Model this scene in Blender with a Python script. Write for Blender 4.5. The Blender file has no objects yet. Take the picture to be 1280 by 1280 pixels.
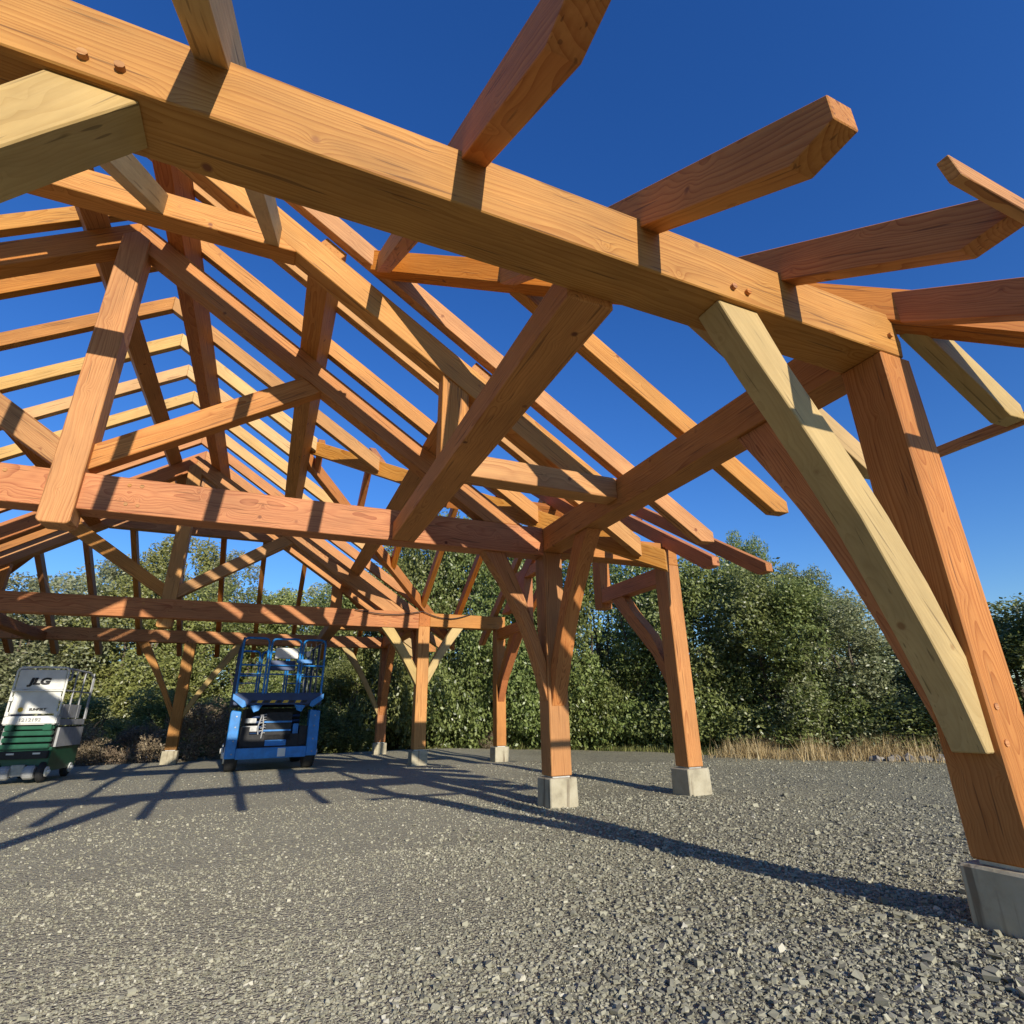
import bpy, bmesh, math, random
import numpy as np
from mathutils import Matrix, Vector
random.seed(7); rng = np.random.default_rng(11)
S = 0.78                       # survey unit -> metre
G0 = 0.17                      # survey height of the gravel
sc = bpy.context.scene
col = sc.collection
def W(x, y, z): return Vector((x*S, y*S, (z-G0)*S))
WM = {}
def link(o, parent=None, mw=None):
    col.objects.link(o)
    mw = mw or Matrix.Identity(4)
    WM[o.name] = mw
    if parent is not None:
        o.parent = parent
        o.matrix_local = WM[parent.name].inverted() @ mw
    else:
        o.matrix_world = mw
    return o
def tag(o, label=None, cat=None, group=None, kind=None):
    if label: o['label'] = label
    if cat: o['category'] = cat
    if group: o['group'] = group
    if kind: o['kind'] = kind
    return o
def empty(name, loc, rz=0):
    o = bpy.data.objects.new(name, None); o.empty_display_size = .3
    return link(o, None, Matrix.Translation(loc) @ Matrix.Rotation(rz, 4, 'Z'))

# ------------------------------------------------------------------ materials
def newmat(name):
    m = bpy.data.materials.new(name); m.use_nodes = True
    nt = m.node_tree; nt.nodes.clear()
    out = nt.nodes.new('ShaderNodeOutputMaterial'); b = nt.nodes.new('ShaderNodeBsdfPrincipled')
    nt.links.new(b.outputs[0], out.inputs[0])
    return m, nt, b
def N(nt, t, **kw):
    n = nt.nodes.new(t)
    for k, v in kw.items():
        if k in n.inputs.keys(): n.inputs[k].default_value = v
        else: setattr(n, k, v)
    return n
def L(nt, a, b): nt.links.new(a, b)
def math_(nt, op, a, b=None, c=None, clamp=False):
    n = nt.nodes.new('ShaderNodeMath'); n.operation = op; n.use_clamp = clamp
    for i, v in enumerate((a, b, c)):
        if v is None: continue
        if hasattr(v, 'links'): nt.links.new(v, n.inputs[i])
        else: n.inputs[i].default_value = v
    return n.outputs[0]
def ramp(nt, fac, stops, interp='LINEAR'):
    n = nt.nodes.new('ShaderNodeValToRGB'); n.color_ramp.interpolation = interp
    cr = n.color_ramp
    while len(cr.elements) < len(stops): cr.elements.new(.5)
    for e, (p, c) in zip(cr.elements, stops):
        e.position = p; e.color = (*c, 1) if len(c) == 3 else c
    nt.links.new(fac, n.inputs[0]); return n.outputs[0]
def mix(nt, fac, a, b, mode='MIX'):
    n = nt.nodes.new('ShaderNodeMix'); n.data_type = 'RGBA'; n.blend_type = mode
    for i, v in ((0, fac), (6, a), (7, b)):
        if hasattr(v, 'links'): nt.links.new(v, n.inputs[i])
        else: n.inputs[i].default_value = v if i == 0 else (*v, 1)
    return n.outputs[2]

def wood(name, early, late, knotc, ringsize=.016, contrast=.95, var=.25):
    m, nt, b = newmat(name)
    tc = N(nt, 'ShaderNodeTexCoord'); oi = N(nt, 'ShaderNodeObjectInfo')
    sep = N(nt, 'ShaderNodeSeparateXYZ'); L(nt, tc.outputs['Object'], sep.inputs[0])
    r = oi.outputs['Random']
    r2 = math_(nt, 'FRACT', math_(nt, 'MULTIPLY', r, 17.31)); r3 = math_(nt, 'FRACT', math_(nt, 'MULTIPLY', r, 53.7))
    x = math_(nt, 'ADD', sep.outputs[0], math_(nt, 'MULTIPLY', r, 91.))
    cmb = N(nt, 'ShaderNodeCombineXYZ'); L(nt, math_(nt, 'MULTIPLY', x, .35), cmb.inputs[0]); L(nt, sep.outputs[1], cmb.inputs[1]); L(nt, sep.outputs[2], cmb.inputs[2])
    nz = N(nt, 'ShaderNodeTexNoise', Scale=2.2, Detail=2.0); L(nt, cmb.outputs[0], nz.inputs['Vector'])
    sp = N(nt, 'ShaderNodeSeparateColor'); L(nt, nz.outputs['Color'], sp.inputs[0])
    # knots
    kc = N(nt, 'ShaderNodeCombineXYZ'); L(nt, x, kc.inputs[0]); L(nt, sep.outputs[1], kc.inputs[1]); L(nt, sep.outputs[2], kc.inputs[2])
    vo = N(nt, 'ShaderNodeTexVoronoi', Scale=4.6); L(nt, kc.outputs[0], vo.inputs['Vector'])
    kd = vo.outputs['Distance']
    bulge = math_(nt, 'MULTIPLY', math_(nt, 'POWER', 2.718, math_(nt, 'MULTIPLY', kd, -8.)), .06)
    yy = math_(nt, 'ADD', math_(nt, 'SUBTRACT', sep.outputs[1], math_(nt, 'MULTIPLY_ADD', r2, .34, -.05)), math_(nt, 'MULTIPLY_ADD', sp.outputs[0], .16, -.08))
    zz = math_(nt, 'ADD', math_(nt, 'SUBTRACT', sep.outputs[2], math_(nt, 'MULTIPLY_ADD', r3, .30, -.04)), math_(nt, 'MULTIPLY_ADD', sp.outputs[1], .16, -.08))
    rad = math_(nt, 'SQRT', math_(nt, 'ADD', math_(nt, 'MULTIPLY', yy, yy), math_(nt, 'MULTIPLY', zz, zz)))
    rad = math_(nt, 'ADD', rad, bulge)
    rad = math_(nt, 'ADD', rad, math_(nt, 'MULTIPLY', math_(nt, 'SINE', math_(nt, 'MULTIPLY', rad, 47.)), .011))
    ph = math_(nt, 'FRACT', math_(nt, 'DIVIDE', rad, ringsize))
    ring = math_(nt, 'POWER', ph, 2.6)
    n2 = N(nt, 'ShaderNodeTexNoise', Scale=1., Detail=3.0); mp = N(nt, 'ShaderNodeMapping'); mp.inputs['Scale'].default_value = (2.5, 60, 60)
    L(nt, kc.outputs[0], mp.inputs[0]); L(nt, mp.outputs[0], n2.inputs['Vector'])
    fac = math_(nt, 'ADD', math_(nt, 'MULTIPLY', ring, math_(nt, 'MULTIPLY', math_(nt, 'MULTIPLY_ADD', sp.outputs[2], 1.5, -.05, clamp=True), contrast)), math_(nt, 'MULTIPLY_ADD', n2.outputs[0], .95, -.33), clamp=True)
    c = mix(nt, fac, early, late)
    # large tone changes along the stick + per stick tone
    n3 = N(nt, 'ShaderNodeTexNoise', Scale=3.2, Detail=6.0, Roughness=.62); L(nt, cmb.outputs[0], n3.inputs['Vector'])
    hsv = N(nt, 'ShaderNodeHueSaturation')
    L(nt, math_(nt, 'MULTIPLY_ADD', r2, -.014, .507), hsv.inputs['Hue'])
    L(nt, math_(nt, 'MULTIPLY_ADD', r3, .14, .97), hsv.inputs['Saturation'])
    L(nt, math_(nt, 'ADD', math_(nt, 'MULTIPLY_ADD', n3.outputs[0], .95, .53), math_(nt, 'MULTIPLY_ADD', r, var, -var/2)), hsv.inputs['Value'])
    L(nt, c, hsv.inputs['Color'])
    km = N(nt, 'ShaderNodeMapRange'); km.inputs[1].default_value = .125; km.inputs[2].default_value = .07; L(nt, kd, km.inputs[0])
    ks = N(nt, 'ShaderNodeSeparateColor'); L(nt, vo.outputs['Color'], ks.inputs[0])
    c = mix(nt, math_(nt, 'MULTIPLY', km.outputs[0], math_(nt, 'MULTIPLY_ADD', ks.outputs[0], 2.2, -1.15, clamp=True)), hsv.outputs[0], knotc)
    # fine drying checks
    ck = N(nt, 'ShaderNodeTexNoise', Scale=1., Detail=1.0); mp2 = N(nt, 'ShaderNodeMapping'); mp2.inputs['Scale'].default_value = (1.6, 42, 42)
    L(nt, kc.outputs[0], mp2.inputs[0]); L(nt, mp2.outputs[0], ck.inputs['Vector'])
    cm = N(nt, 'ShaderNodeMapRange'); cm.inputs[1].default_value = .665; cm.inputs[2].default_value = .70; L(nt, ck.outputs[0], cm.inputs[0])
    c = mix(nt, math_(nt, 'MULTIPLY', cm.outputs[0], .55), c, tuple(v*.25 for v in late))
    L(nt, c, b.inputs['Base Color'])
    b.inputs['Roughness'].default_value = .62
    b.inputs['Specular IOR Level'].default_value = .3
    bp = N(nt, 'ShaderNodeBump', Strength=.25, Distance=.004)
    L(nt, math_(nt, 'SUBTRACT', math_(nt, 'ADD', fac, math_(nt, 'MULTIPLY', n2.outputs[0], .6)), math_(nt, 'MULTIPLY', cm.outputs[0], 2.)), bp.inputs['Height']); L(nt, bp.outputs[0], b.inputs['Normal'])
    return m
FIR = wood('fir_wood', (.50, .218, .072), (.30, .095, .026), (.13, .038, .014))
FIRT = wood('fir_wood_tan', (.53, .263, .094), (.33, .125, .038), (.22, .075, .026), ringsize=.019)
YEL = wood('yellow_fir_wood', (.60, .375, .16), (.45, .24, .085), (.30, .12, .05), var=.15)
PALE = wood('pale_fir_wood', (.50, .352, .158), (.37, .24, .095), (.28, .15, .055), contrast=.45, var=.12)
RED = wood('red_fir_wood', (.50, .20, .066), (.31, .092, .026), (.15, .045, .02))

def simple(name, colr, rough=.5, metal=0, nscale=0, namt=.15, bump=0):
    m, nt, b = newmat(name)
    b.inputs['Roughness'].default_value = rough; b.inputs['Metallic'].default_value = metal
    if nscale:
        tc = N(nt, 'ShaderNodeTexCoord'); n = N(nt, 'ShaderNodeTexNoise', Scale=nscale, Detail=5.0); L(nt, tc.outputs['Object'], n.inputs['Vector'])
        c = ramp(nt, n.outputs[0], [(.3, tuple(v*(1-namt) for v in colr)), (.7, tuple(min(1, v*(1+namt)) for v in colr))])
        L(nt, c, b.inputs['Base Color'])
        if bump:
            bp = N(nt, 'ShaderNodeBump', Strength=bump, Distance=.01); L(nt, n.outputs[0], bp.inputs['Height']); L(nt, bp.outputs[0], b.inputs['Normal'])
    else: b.inputs['Base Color'].default_value = (*colr, 1)
    return m
M_BLUE = simple('blue_paint', (.012, .185, .50), .42, 0, 6, .25)
M_BLUED = simple('dark_blue_paint', (.006, .035, .12), .45, 0, 6, .2)
M_WHITE = simple('white_paint', (.68, .67, .60), .45, 0, 5, .1)
M_GREEN = simple('green_paint', (.008, .085, .04), .4, 0, 6, .2)
M_BLACK = simple('black_rubber', (.018, .018, .018), .75, 0, 20, .3)
M_STEEL = simple('grey_steel', (.28, .28, .27), .45, .6, 12, .25)
M_GREY = simple('grey_paint', (.35, .35, .34), .5, 0, 8, .15)
M_YEL = simple('yellow_paint', (.65, .42, .03), .5)
M_PLATE = simple('galvanised_plate', (.55, .53, .48), .45, .7, 15, .2)
M_ROCK = simple('rock', (.24, .22, .19), .9, 0, 9, .45, .6)
M_BARK = simple('bark', (.13, .10, .07), .9, 0, 14, .4, .5)
M_TWIG = simple('dead_twig', (.26, .18, .11), .9, 0, 14, .4)
M_CORD = simple('dark_cord', (.03, .025, .02), .7)

def concrete():
    m, nt, b = newmat('concrete')
    tc = N(nt, 'ShaderNodeTexCoord'); oi = N(nt, 'ShaderNodeObjectInfo')
    ad = N(nt, 'ShaderNodeVectorMath', operation='ADD'); L(nt, tc.outputs['Object'], ad.inputs[0]); L(nt, oi.outputs['Random'], ad.inputs[1])
    n = N(nt, 'ShaderNodeTexNoise', Scale=5.0, Detail=8.0, Roughness=.65); L(nt, ad.outputs[0], n.inputs['Vector'])
    c = ramp(nt, n.outputs[0], [(.25, (.26, .22, .145)), (.5, (.41, .36, .24)), (.8, (.50, .45, .32))])
    # drips and stains running down from the top edge
    mp = N(nt, 'ShaderNodeMapping'); mp.inputs['Scale'].default_value = (16, 16, .9); L(nt, ad.outputs[0], mp.inputs[0])
    s = N(nt, 'ShaderNodeTexNoise', Scale=1.0, Detail=3.0); L(nt, mp.outputs[0], s.inputs['Vector'])
    sm = N(nt, 'ShaderNodeMapRange'); sm.inputs[1].default_value = .56; sm.inputs[2].default_value = .66; L(nt, s.outputs[0], sm.inputs[0])
    c = mix(nt, math_(nt, 'MULTIPLY', sm.outputs[0], .7), c, (.10, .065, .035))
    L(nt, c, b.inputs['Base Color']); b.inputs['Roughness'].default_value = .85
    n2 = N(nt, 'ShaderNodeTexNoise', Scale=45.0, Detail=4.0); L(nt, ad.outputs[0], n2.inputs['Vector'])
    bp = N(nt, 'ShaderNodeBump', Strength=.35, Distance=.006); L(nt, n2.outputs[0], bp.inputs['Height']); L(nt, bp.outputs[0], b.inputs['Normal'])
    return m
M_CONC = concrete()

def gravel():
    m, nt, b = newmat('gravel')
    tc = N(nt, 'ShaderNodeTexCoord')
    big = N(nt, 'ShaderNodeTexNoise', Scale=.55, Detail=5.0, Roughness=.6); L(nt, tc.outputs['Object'], big.inputs['Vector'])
    v = N(nt, 'ShaderNodeTexVoronoi', Scale=44.0); L(nt, tc.outputs['Object'], v.inputs['Vector'])
    v2 = N(nt, 'ShaderNodeTexVoronoi', Scale=95.0); L(nt, tc.outputs['Object'], v2.inputs['Vector'])
    s = N(nt, 'ShaderNodeSeparateColor'); L(nt, v.outputs['Color'], s.inputs[0])
    s2 = N(nt, 'ShaderNodeSeparateColor'); L(nt, v2.outputs['Color'], s2.inputs[0])
    f = math_(nt, 'ADD', math_(nt, 'MULTIPLY', s.outputs[0], .6), math_(nt, 'MULTIPLY', s2.outputs[1], .4))
    c = ramp(nt, f, [(0, (.08, .074, .055)), (.35, (.225, .207, .155)), (.65, (.35, .322, .24)), (.9, (.49, .452, .34)), (1, (.64, .59, .46))])
    c = mix(nt, 1., c, ramp(nt, big.outputs[0], [(.3, (.88, .87, .76)), (.7, (1.22, 1.20, .99))]), 'MULTIPLY')
    # pale, well trodden fines on the left of the yard
    sx = N(nt, 'ShaderNodeSeparateXYZ'); L(nt, tc.outputs['Object'], sx.inputs[0])
    fx = math_(nt, 'ADD', math_(nt, 'SUBTRACT', math_(nt, 'MULTIPLY', sx.outputs[1], .40), sx.outputs[0]), math_(nt, 'MULTIPLY_ADD', big.outputs[0], 3.2, -1.4))
    fm = N(nt, 'ShaderNodeMapRange'); fm.inputs[1].default_value = -.9; fm.inputs[2].default_value = 1.0; L(nt, fx, fm.inputs[0])
    fn = N(nt, 'ShaderNodeTexNoise', Scale=160.0, Detail=3.0); L(nt, tc.outputs['Object'], fn.inputs['Vector'])
    fc = ramp(nt, fn.outputs[0], [(.3, (.30, .276, .19)), (.5, (.45, .415, .295)), (.72, (.60, .555, .41))])
    c = mix(nt, math_(nt, 'MULTIPLY', fm.outputs[0], .55), c, fc)
    L(nt, c, b.inputs['Base Color']); b.inputs['Roughness'].default_value = .9
    b.inputs['Specular IOR Level'].default_value = .25
    h = math_(nt, 'ADD', math_(nt, 'MULTIPLY', v.outputs['Distance'], -1.), math_(nt, 'MULTIPLY', v2.outputs['Distance'], -.5))
    bp = N(nt, 'ShaderNodeBump', Strength=1.0, Distance=.022); L(nt, h, bp.inputs['Height']); L(nt, bp.outputs[0], b.inputs['Normal'])
    return m
M_GRAV = gravel()
def stonemat():
    m, nt, b = newmat('crushed_stone')
    a = N(nt, 'ShaderNodeAttribute'); a.attribute_name = 'tint'
    c = ramp(nt, a.outputs['Fac'], [(0, (.065, .062, .044)), (.3, (.215, .203, .143)), (.7, (.37, .348, .243)), (.9, (.46, .43, .31)), (1, (.52, .485, .37))])
    L(nt, c, b.inputs['Base Color']); b.inputs['Roughness'].default_value = .85; b.inputs['Specular IOR Level'].default_value = .3
    return m
M_STONE = stonemat()
def soil():
    m, nt, b = newmat('soil_and_weeds')
    tc = N(nt, 'ShaderNodeTexCoord'); n = N(nt, 'ShaderNodeTexNoise', Scale=1.2, Detail=9.0, Roughness=.7); L(nt, tc.outputs['Object'], n.inputs['Vector'])
    L(nt, ramp(nt, n.outputs[0], [(.3, (.05, .04, .025)), (.5, (.10, .085, .045)), (.7, (.09, .11, .04))]), b.inputs['Base Color'])
    b.inputs['Roughness'].default_value = .95
    bp = N(nt, 'ShaderNodeBump', Strength=.8, Distance=.08); L(nt, n.outputs[0], bp.inputs['Height']); L(nt, bp.outputs[0], b.inputs['Normal'])
    return m
M_SOIL = soil()
def leafmat(name, stops, trans=.38, rough=.38):
    m, nt, b = newmat(name)
    a = N(nt, 'ShaderNodeAttribute'); a.attribute_name = 'tint'
    oi = N(nt, 'ShaderNodeObjectInfo')
    c = ramp(nt, a.outputs['Fac'], stops)
    hs = N(nt, 'ShaderNodeHueSaturation'); L(nt, c, hs.inputs['Color'])
    L(nt, math_(nt, 'MULTIPLY_ADD', oi.outputs['Random'], .03, .485), hs.inputs['Hue'])
    L(nt, math_(nt, 'MULTIPLY_ADD', oi.outputs['Random'], .3, .85), hs.inputs['Value'])
    L(nt, hs.outputs[0], b.inputs['Base Color']); b.inputs['Roughness'].default_value = rough
    b.inputs['Specular IOR Level'].default_value = .5
    t = N(nt, 'ShaderNodeBsdfTranslucent'); L(nt, hs.outputs[0], t.inputs[0])
    mx = N(nt, 'ShaderNodeMixShader'); mx.inputs[0].default_value = trans
    out = [n for n in nt.nodes if n.type == 'OUTPUT_MATERIAL'][0]
    L(nt, b.outputs[0], mx.inputs[1]); L(nt, t.outputs[0], mx.inputs[2]); L(nt, mx.outputs[0], out.inputs[0])
    return m
LEAF = leafmat('willow_leaf', [(0, (.09, .115, .028)), (.5, (.225, .265, .075)), (.85, (.39, .42, .15)), (1, (.66, .66, .46))])
LEAFY = leafmat('yellow_green_leaf', [(0, (.13, .14, .036)), (.5, (.32, .34, .095)), (.85, (.48, .48, .18)), (1, (.68, .66, .44))])
LEAFG = leafmat('silver_leaf', [(0, (.13, .145, .06)), (.5, (.32, .34, .16)), (.85, (.50, .51, .31)), (1, (.72, .72, .57))])
LEAFB = leafmat('dry_brush_leaf', [(0, (.09, .065, .035)), (.5, (.25, .19, .11)), (.85, (.42, .34, .21)), (1, (.56, .48, .35))], .1, .8)
GRASSD = leafmat('dry_grass_blade', [(0, (.30, .22, .09)), (.5, (.54, .41, .18)), (1, (.76, .64, .36))], .3, .7)
GRASSG = leafmat('green_grass_blade', [(0, (.10, .12, .03)), (.5, (.22, .24, .06)), (1, (.40, .38, .13))], .3, .7)

# ------------------------------------------------------------------ mesh helpers
def addbev(bm, w):
    if w > 0: bmesh.ops.bevel(bm, geom=bm.edges[:], offset=w, segments=1, affect='EDGES', profile=.5)
def mkobj(name, bm, m, parent=None, mw=None, smooth=False):
    bmesh.ops.recalc_face_normals(bm, faces=bm.faces)
    me = bpy.data.meshes.new(name); bm.to_mesh(me); bm.free()
    me.materials.append(m)
    if smooth:
        for p in me.polygons: p.use_smooth = True
    o = bpy.data.objects.new(name, me)
    return link(o, parent, mw)
def prism(name, poly, t, u, v, origin, m, parent, bev=.006):
    """poly: (a,b) in metres in frame u,v ; thickness t along w=u x v ; origin metres"""
    u = Vector(u).normalized(); v = Vector(v).normalized(); w = u.cross(v)
    mw = Matrix.Translation(origin) @ Matrix((u, v, w)).transposed().to_4x4()
    bm = bmesh.new()
    a = [bm.verts.new((p[0], p[1], 0)) for p in poly]; b_ = [bm.verts.new((p[0], p[1], t)) for p in poly]
    bm.faces.new(a); bm.faces.new(b_[::-1])
    for i in range(len(poly)):
        j = (i+1) % len(poly); bm.faces.new((a[j], a[i], b_[i], b_[j]))
    bmesh.ops.recalc_face_normals(bm, faces=bm.faces)
    addbev(bm, bev)
    return mkobj(name, bm, m, parent, mw)
def vm(name, base, dirv, pts, thick, m, parent, slope=0., off=0., bev=.006):
    """member in a vertical plane. base (x,y) survey, dirv horizontal unit, pts (h,z) survey, thickness to the left of dirv (w),
    slope: grain direction dz/dh (None = vertical)"""
    d = Vector((dirv[0], dirv[1], 0)).normalized(); up = Vector((0, 0, 1))
    if slope is None: u = up; v = -d
    else:
        u = (d + up*slope).normalized(); v = (up - d*slope).normalized()
    w = u.cross(v)      # horizontal, = d x up  (right of d)
    h0, z0 = pts[0]
    O = W(base[0]+d.x*h0, base[1]+d.y*h0, z0) + w*(off*S)
    poly = []
    for h, z in pts:
        r = d*((h-h0)*S) + up*((z-z0)*S)
        poly.append((r.dot(u), r.dot(v)))
    return prism(name, poly, thick*S, u, v, O, m, parent, bev)
def xz(name, y0, y1, pts, m, parent, slope=0., bev=.006):   # member lying in plane y, spanning y0..y1 ; d=+X, w = x cross z = -Y
    return vm(name, (0, y1), (1, 0), pts, y1-y0, m, parent, slope, 0, bev)
def yz(name, x0, x1, pts, m, parent, slope=0., bev=.006):   # d=+Y, w = y cross z = +X
    return vm(name, (x0, 0), (0, 1), pts, x1-x0, m, parent, slope, 0, bev)
def rect(a, b, c, d): return [(a, c), (b, c), (b, d), (a, d)]
MY = 26.32                                                    # mirror: y' = MY - y
MX = -5.50                                                    # mirror: x' = MX - x
def mir_pts(pts, k): return [(k-h, z) for h, z in pts][::-1]

# ------------------------------------------------------------------ pavilion
pav = empty('timber_frame_pavilion', W(-2.75, 13.16, G0))
tag(pav, 'large open roofless timber frame pavilion of orange fir with bare rafters on the gravel', 'timber frame')
xi, xo = 4.216, 4.58
YA, YC, YF, YG = 2.22, 8.45, 17.505, 23.745
PW = .36
xl0, xl1 = MX-xo, MX-xi
def bz(i): return 4.557+.667*i
DV = .32
footings = []
def post(x, y, wx=PW, wy=PW, m=FIR, top=4.2, foot=.60):
    p = yz('post', x, x+wx, rect(y, y+wy, foot, top), m, pav, None, .009)
    b_ = yz('base_plate', x+.03, x+wx-.03, rect(y+.03, y+wy-.03, .575, .597), M_PLATE, p, 0, 0)
    footings.append((x+wx/2, y+wy/2)); return p
PA = post(xi, YA, m=FIR); PC = post(xi, YC); PF = post(xi, YF, m=FIRT); PG = post(xi, YG)
PB = post(-2.93, YA); PL = post(-2.93, YG, m=FIRT)
for y in (YA, YC, YF, YG): post(xl0, y)
PD = post(6.86, YC, .32, .36); PE = post(6.86, YF, .32, .36)
# headers front / back
HF = xz('header_beam', YA-.003, YA+.36, [(xl0+.05, 4.202), (4.50, 4.202), (4.53, 4.36), (4.47, 4.63), (xl0+.05, 4.63)], FIRT, pav)
HB = xz('header_beam', YG+.003, YG+.357, rect(xl0+.05, 4.50, 4.202, 4.63), FIR, pav)
# side plates
yz('side_plate', xl0+.004, xl1-.004, rect(YA+.362, YG+.001, 4.202, 4.627), FIR, pav)
yz('side_plate', xi+.004, xo-.004, rect(YA+.362, YC+.357, 4.202, 4.627), FIR, pav)
yz('side_plate', xi+.004, xo-.004, rect(YF+.003, YG+.001, 4.202, 4.627), FIR, pav)
# ties
def tie(y, ya):
    return xz('tie_beam', ya, ya+.34, rect(xl1+.006, xi+.002, 4.13, 4.64), FIR, pav)
T1 = tie(YC, YC); T2 = tie(YF, YF+.02)
# cross gable plates
xz('gable_plate', YC+.004, YC+.356, rect(xo-.002, 7.18, 4.203, 4.625), FIR, pav)
xz('gable_plate', YF+.004, YF+.356, rect(xo-.002, 7.18, 4.203, 4.625), FIR, pav)

# king trusses
def truss(front, back, kf, kb):
    xz('king_post', kf, kb, [(-2.93, 3.93), (-2.89, 3.89), (-2.61, 3.89), (-2.57, 3.93), (-2.57, 8.64), (-2.75, 8.76), (-2.93, 8.64)], FIRT, pav, None, .008)
    xz('principal_rafter', front, back, [(-2.752, 9.02), (-2.752, 8.55), (3.11, 4.642), (3.82, 4.642)], FIR, pav, -.667)
    xz('principal_rafter', front, back, mir_pts([(-2.748, 9.02), (-2.748, 8.55), (3.11, 4.642), (3.82, 4.642)], MX), FIR, pav, .667)
    st = [(-2.57, 4.70), (.226, 6.565), (-.09, 6.77), (-.62, 6.42), (-2.57, 5.08)]
    xz('strut', front+.02, back-.02, st, FIRT, pav, .667)
    xz('strut', front+.02, back-.02, mir_pts(st, MX), FIRT, pav, -.667)
truss(YC+.003, YC+.27, YC-.08, YC+.28)
truss(MY-YC-.27, MY-YC-.003, MY-YC-.28, MY-YC+.08)
# gablet frames
def gablet(y0, y1):
    for mm in (0, 1):
        p = [(-2.752, 9.28), (-2.752, 8.82), (3.52, 4.635), (4.21, 4.635)]
        if mm: p = mir_pts([(-2.748,)+p[0][1:], (-2.748,)+p[1][1:]]+p[2:], MX)
        xz('gablet_rafter', y0, y1, p, FIRT, pav, .667 if mm else -.667)
    hb = xz('gablet_beam', y0+.002, y1-.002, rect(MX+.36, -.36, 7.21, 7.57), FIRT, pav)
    for x in (1.68, MX-2.05):
        xr = x if x > 0 else MX-x-.37
        t0 = 8.82-.667*(xr+2.75); t1 = 8.82-.667*(xr+.37+2.75)
        p = [(x, 4.42), (x+.37, 4.42), (x+.37, t1 if x > 0 else t0), (x, t0 if x > 0 else t1)]
        xz('short_post', y0+.02, y1-.02, p, FIRT, pav, None)
    for a, b_ in ((1.905, xi+.002), (MX-xi-.002, MX-1.905)):
        xz('cross_beam', y0-.15, y0+.14, rect(a, b_, 4.33, 4.64), FIRT, pav)
gablet(6.2, 6.47); gablet(MY-6.47, MY-6.2)
# floor joists from header to tie
for a, b_ in ((1.54, 1.905), (MX-1.905, MX-1.54)):
    yz('joist', a, b_, rect(YA+.358, YC+.01, 4.14, 4.425), FIR, pav)
    yz('joist', a, b_, rect(YF+.35, YG+.01, 4.14, 4.425), FIR, pav)
# canted purlins along the building
def purlin_y(x, y0, y1, left=False):
    th = math.atan(.667); c = Vector((x, 0, 4.557+.667*(4.58-x)))
    s = Vector((math.cos(th), 0, -math.sin(th))); n = Vector((math.sin(th), 0, math.cos(th)))
    if left: c.x = MX-c.x; s.x *= -1; n.x *= -1
    o = c - n*.35
    if left: o = o + s*.335; s2 = -s
    else: s2 = s
    # frame: u=+Y, v , w=u x v
    u = Vector((0, 1, 0)); v = n; w = u.cross(v)   # w for right side = (cos,0,-sin)
    O = W(o.x, y0, o.z)
    return prism('purlin', [(0, 0), ((y1-y0)*S, 0), ((y1-y0)*S, .345*S), (0, .345*S)], .335*S, u, v, O, FIR, pav)
for x in (-2.177, 0., 2.155):
    purlin_y(x, 6.21, 20.11); purlin_y(x, 6.21, 20.11, True)
# cross gable purlins (along X)
def purlin_x(ins, x0, x1, far=False):
    th = math.atan(.667); y = YC+ins; c = Vector((0, y, bz(ins)))
    s = Vector((0, -math.cos(th), -math.sin(th))); n = Vector((0, -math.sin(th), math.cos(th)))
    if far: c.y = MY-c.y; s.y *= -1; n.y *= -1
    u = Vector((1, 0, 0)); v = n; w = u.cross(v)   # near: (0,-cos,-sin)
    o = c - n*.35
    if far: o = o + s*.3
    return prism('gable_purlin', [(0, 0), ((x1-x0)*S, 0), ((x1-x0)*S, .345*S), (0, .345*S)], .3*S, u, v, W(x0, o.y, o.z), RED, pav)
purlin_x(2.42, 2.3, 8.1)

# rafters ---------------------------------------------------------------
def rpoly(i0, i1):
    if i0 <= -1.29: p = [(-1.3, 4.01), (-1.3, 3.86), (-1.06, 3.85)]
    else: p = [(i0, bz(i0)+DV), (i0, bz(i0))]
    return p + [(i1, bz(i1)), (i1, bz(i1)+DV)]
RT = .156
def raf_x(y, i0, i1, side, m=FIRT):       # common rafter in plane y; side +1 right, -1 left ; inset from outer face
    p = rpoly(i0, i1)
    if side > 0: q = [(4.58-h, z) for h, z in p]; sl = -.667
    else: q = [(-10.08+h, z) for h, z in p]; sl = .667
    return xz('rafter', y-RT/2, y+RT/2, q, m, pav, sl, .004)
def raf_y(x, i0, i1, end, m=FIRT, base=None, name='rafter'):       # rafter in plane x; end +1 front, -1 back
    p = rpoly(i0, i1); b0 = 2.22 if base is None else base
    if end > 0: q = [(b0+h, z) for h, z in p]; sl = .667
    else: q = [(MY-b0-h, z) for h, z in p]; sl = -.667
    return yz(name, x-RT/2, x+RT/2, q, m, pav, sl, .004)
top = 7.33
for k in range(12):
    y = 6.13+1.28*k
    mt = (FIRT, FIRT, FIRT, FIR, FIRT, YEL, YEL, YEL, YEL, FIRT, FIR, FIR)[k]
    raf_x(y, -1.3, top, -1, mt)
    e = min(y, MY-y)-YC       # inset of the valley
    if e < -1.3: raf_x(y, -1.3, top-.004, 1, FIRT)
    else: raf_x(y, min(e+.12, top-.1), top-.004, 1, mt)
for y in (2.20, 3.49, 4.77):
    i1 = y-2.22
    for s in (1, -1):
        for yy_ in (y, MY-y):
            raf_x(yy_, -1.3, max(i1-.06, -.12), s, PALE if (y < 4 and s > 0) else FIRT)
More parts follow.
